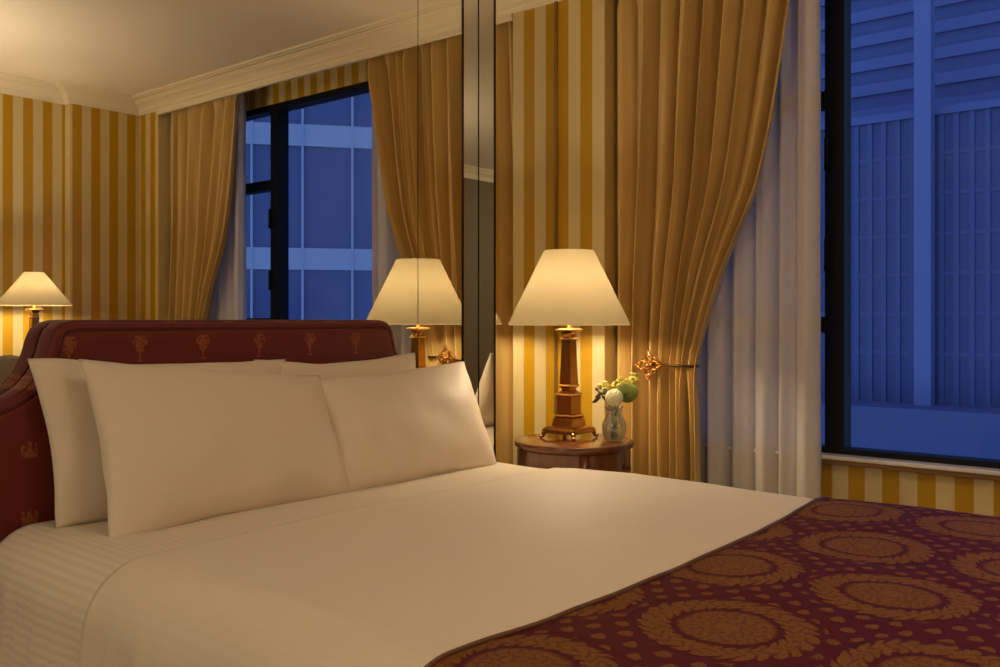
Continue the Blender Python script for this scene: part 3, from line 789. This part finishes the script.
for q in range(22): bm_ball(bm, tip + RT*rnd.uniform(-.020, .016) + TOW*rnd.uniform(-.012, .012) + Vector((0, 0, rnd.uniform(-.022, .022))), rnd.uniform(.005, .0075), sub=1)
from_bm('berries', bm, M_BERRY, r, True)
bm = bmesh.new(); a0 = tip + Vector((0, 0, -.012)); b0 = a0 - RT*.038 + Vector((0, 0, -.022)); md = a0.lerp(b0, .5)
up = Vector((0, 0, .010))
vv = [bm.verts.new(x) for x in (a0, md + up + TOW*.003, b0, md - up + TOW*.003)]; bm.faces.new(vv)
o = from_bm('pointed_leaf', bm, M_DLEAF, r); o.modifiers.new('s', 'SOLIDIFY').thickness = .001

# ------------------------------------------------------------------ city outside
def city(name, col, rough=.6, spec=.4): return simple(name, col, rough, 0.0, spec=spec)
C_LIGHT = city('block_pale_panel', srgb(178, 188, 210)); C_MID = city('tower_blue_panel', srgb(88, 100, 142)); C_REFL = city('pane_reflection_blue', srgb(118, 130, 172)); C_BAND = city('tower_band', srgb(106, 116, 160))
C_DARK = city('tower_dark_glass', srgb(76, 88, 130), .4); C_GL = city('block_glass', srgb(84, 100, 146), .15, .6)
XA = 44.0
ta = thing('office_tower', 'dim blue office tower with vertical fins outside the big pane, with a pale strip imitating a reflection in the glass', 'building', (XA+5, 16, -30))
def tb(name, boxes, m, parent, org):
    bm = bmesh.new()
    for lo, hi in boxes: bm_box(bm, [lo[i]-org[i] for i in range(3)], [hi[i]-org[i] for i in range(3)])
    return from_bm(name, bm, m, parent)
og = (XA+5, 16, -30)
tb('lower_wall', [((XA, -2, -30), (XA+14, 40, 10.6))], C_DARK, ta, og)
tb('vertical_fins', [((XA-.10, y, -2.6), (XA+.02, y+.22, 10.4)) for y in [(-2 + .62*k) for k in range(66)]], C_MID, ta, og)
tb('cross_bands', [((XA-.06, -2, z), (XA+.03, 40, z+.16)) for z in (-.4, 1.4, 3.2, 5.0, 6.8, 8.6)], C_MID, ta, og)
tb('podium', [((XA-3, -2, -30), (XA, 40, -2.6))], C_MID, ta, og)
tb('reflection_strip', [((XA-.9, 10.75, -30), (XA-.2, 11.45, 30))], C_REFL, ta, og)  # added upright slab, coloured to imitate a bright reflection in the pane
tb('upper_wall', [((XA+3, -2, 10.6), (XA+14, 40, 34))], C_MID, ta, og)
tb('upper_bands', [((XA+2.8, -2, 11.2 + 1.25*k), (XA+3.05, 40, 11.75 + 1.25*k)) for k in range(17)], C_BAND, ta, og)
tb('parapet', [((XA-.2, -2, 10.4), (XA+3.2, 40, 10.75))], C_BAND, ta, og)
# second building, seen in the mirror
tbb = thing('office_block', 'blue glass office block with pale floor bands seen through the mirrored window', 'building', (15.4, -14.8, -20), math.radians(38))
def lb(name, boxes, m):
    bm = bmesh.new()
    for lo, hi in boxes: bm_box(bm, lo, hi)
    return from_bm(name, bm, m, tbb)
W = 11
lb('glass_wall', [((-W, -8, 0), (W, 0, 38))], C_GL)
lb('floor_bands', [((-W, -.05, z), (W, .10, z+.58)) for z in [22.55 + 3.32*k for k in range(-5, 5)]], C_LIGHT)
lb('mullions', [((-W - .8 + 1.32*k, -.05, 0), (-W - .8 + 1.32*k + .06, .13, 38)) for k in range(17)], C_LIGHT)
tag(box_obj('ground', (4.5, -90, -30.2), (140, 90, -30), city('street', srgb(60, 64, 84))), kind='structure')

# ------------------------------------------------------------------ light, world, camera
Wd = bpy.data.worlds.new('dusk'); S.world = Wd; Wd.use_nodes = True
nt = Wd.node_tree; nt.nodes.clear()
o = nt.nodes.new('ShaderNodeOutputWorld'); bg = nt.nodes.new('ShaderNodeBackground')
tc = nt.nodes.new('ShaderNodeTexCoord'); sp = nt.nodes.new('ShaderNodeSeparateXYZ'); rp = nt.nodes.new('ShaderNodeValToRGB')
nt.links.new(tc.outputs['Generated'], sp.inputs[0]); nt.links.new(sp.outputs[2], rp.inputs[0])
rp.color_ramp.elements[0].color = (.29, .44, .80, 1); rp.color_ramp.elements[1].color = (.13, .22, .55, 1)
nt.links.new(rp.outputs[0], bg.inputs[0]); bg.inputs[1].default_value = 1.12; nt.links.new(bg.outputs[0], o.inputs[0])

def area(name, loc, target, size, watts, color):
    L = bpy.data.lights.new(name, 'AREA'); L.energy = watts; L.size = size; L.color = color
    ob = bpy.data.objects.new(name, L); COL.objects.link(ob); ob.location = loc
    ob.rotation_euler = (Vector(target) - Vector(loc)).to_track_quat('-Z', 'Y').to_euler(); return ob
area('overhead_fill', (1.35, .35, 2.66), (1.35, .36, .0), .42, 4.5, (1, .85, .66))  # added fill without a fixture, brightens the bed from above
L = bpy.data.lights.new('upward_fill', 'AREA'); L.energy = 17; L.size = .25; L.color = (1, .83, .62)
ob = bpy.data.objects.new('upward_fill', L); COL.objects.link(ob); ob.location = (1.45, -.2, 1.75); ob.rotation_euler = (PI, 0, 0)  # unseen upward fill added to brighten the ceiling, no floor lamp stands here
L = bpy.data.lights.new('left_room_fill', 'POINT'); L.energy = 54; L.color = (1, .86, .68); L.shadow_soft_size = .16
ob = bpy.data.objects.new('left_room_fill', L); COL.objects.link(ob); ob.location = (-2.2, 1.0, 2.0)  # bare point light added out of view as general room fill

cam = bpy.data.cameras.new('camera'); co = bpy.data.objects.new('camera', cam); COL.objects.link(co); S.camera = co
th = math.atan2(.773, .635)
co.location = (0, 0, 1.2); co.rotation_euler = (PI/2, 0, -th)
cam.sensor_width = 36; cam.lens = 907/1000*36; cam.shift_y = -.0135; cam.clip_start = .02; cam.clip_end = 500
S.view_settings.view_transform = 'Standard'; S.view_settings.look = 'None'; S.view_settings.gamma = 1; S.view_settings.use_curve_mapping = False
S.view_settings.exposure = 0
S.cycles.max_bounces = 16; S.cycles.glossy_bounces = 8; S.cycles.transparent_max_bounces = 24; S.cycles.transmission_bounces = 12; S.cycles.diffuse_bounces = 5
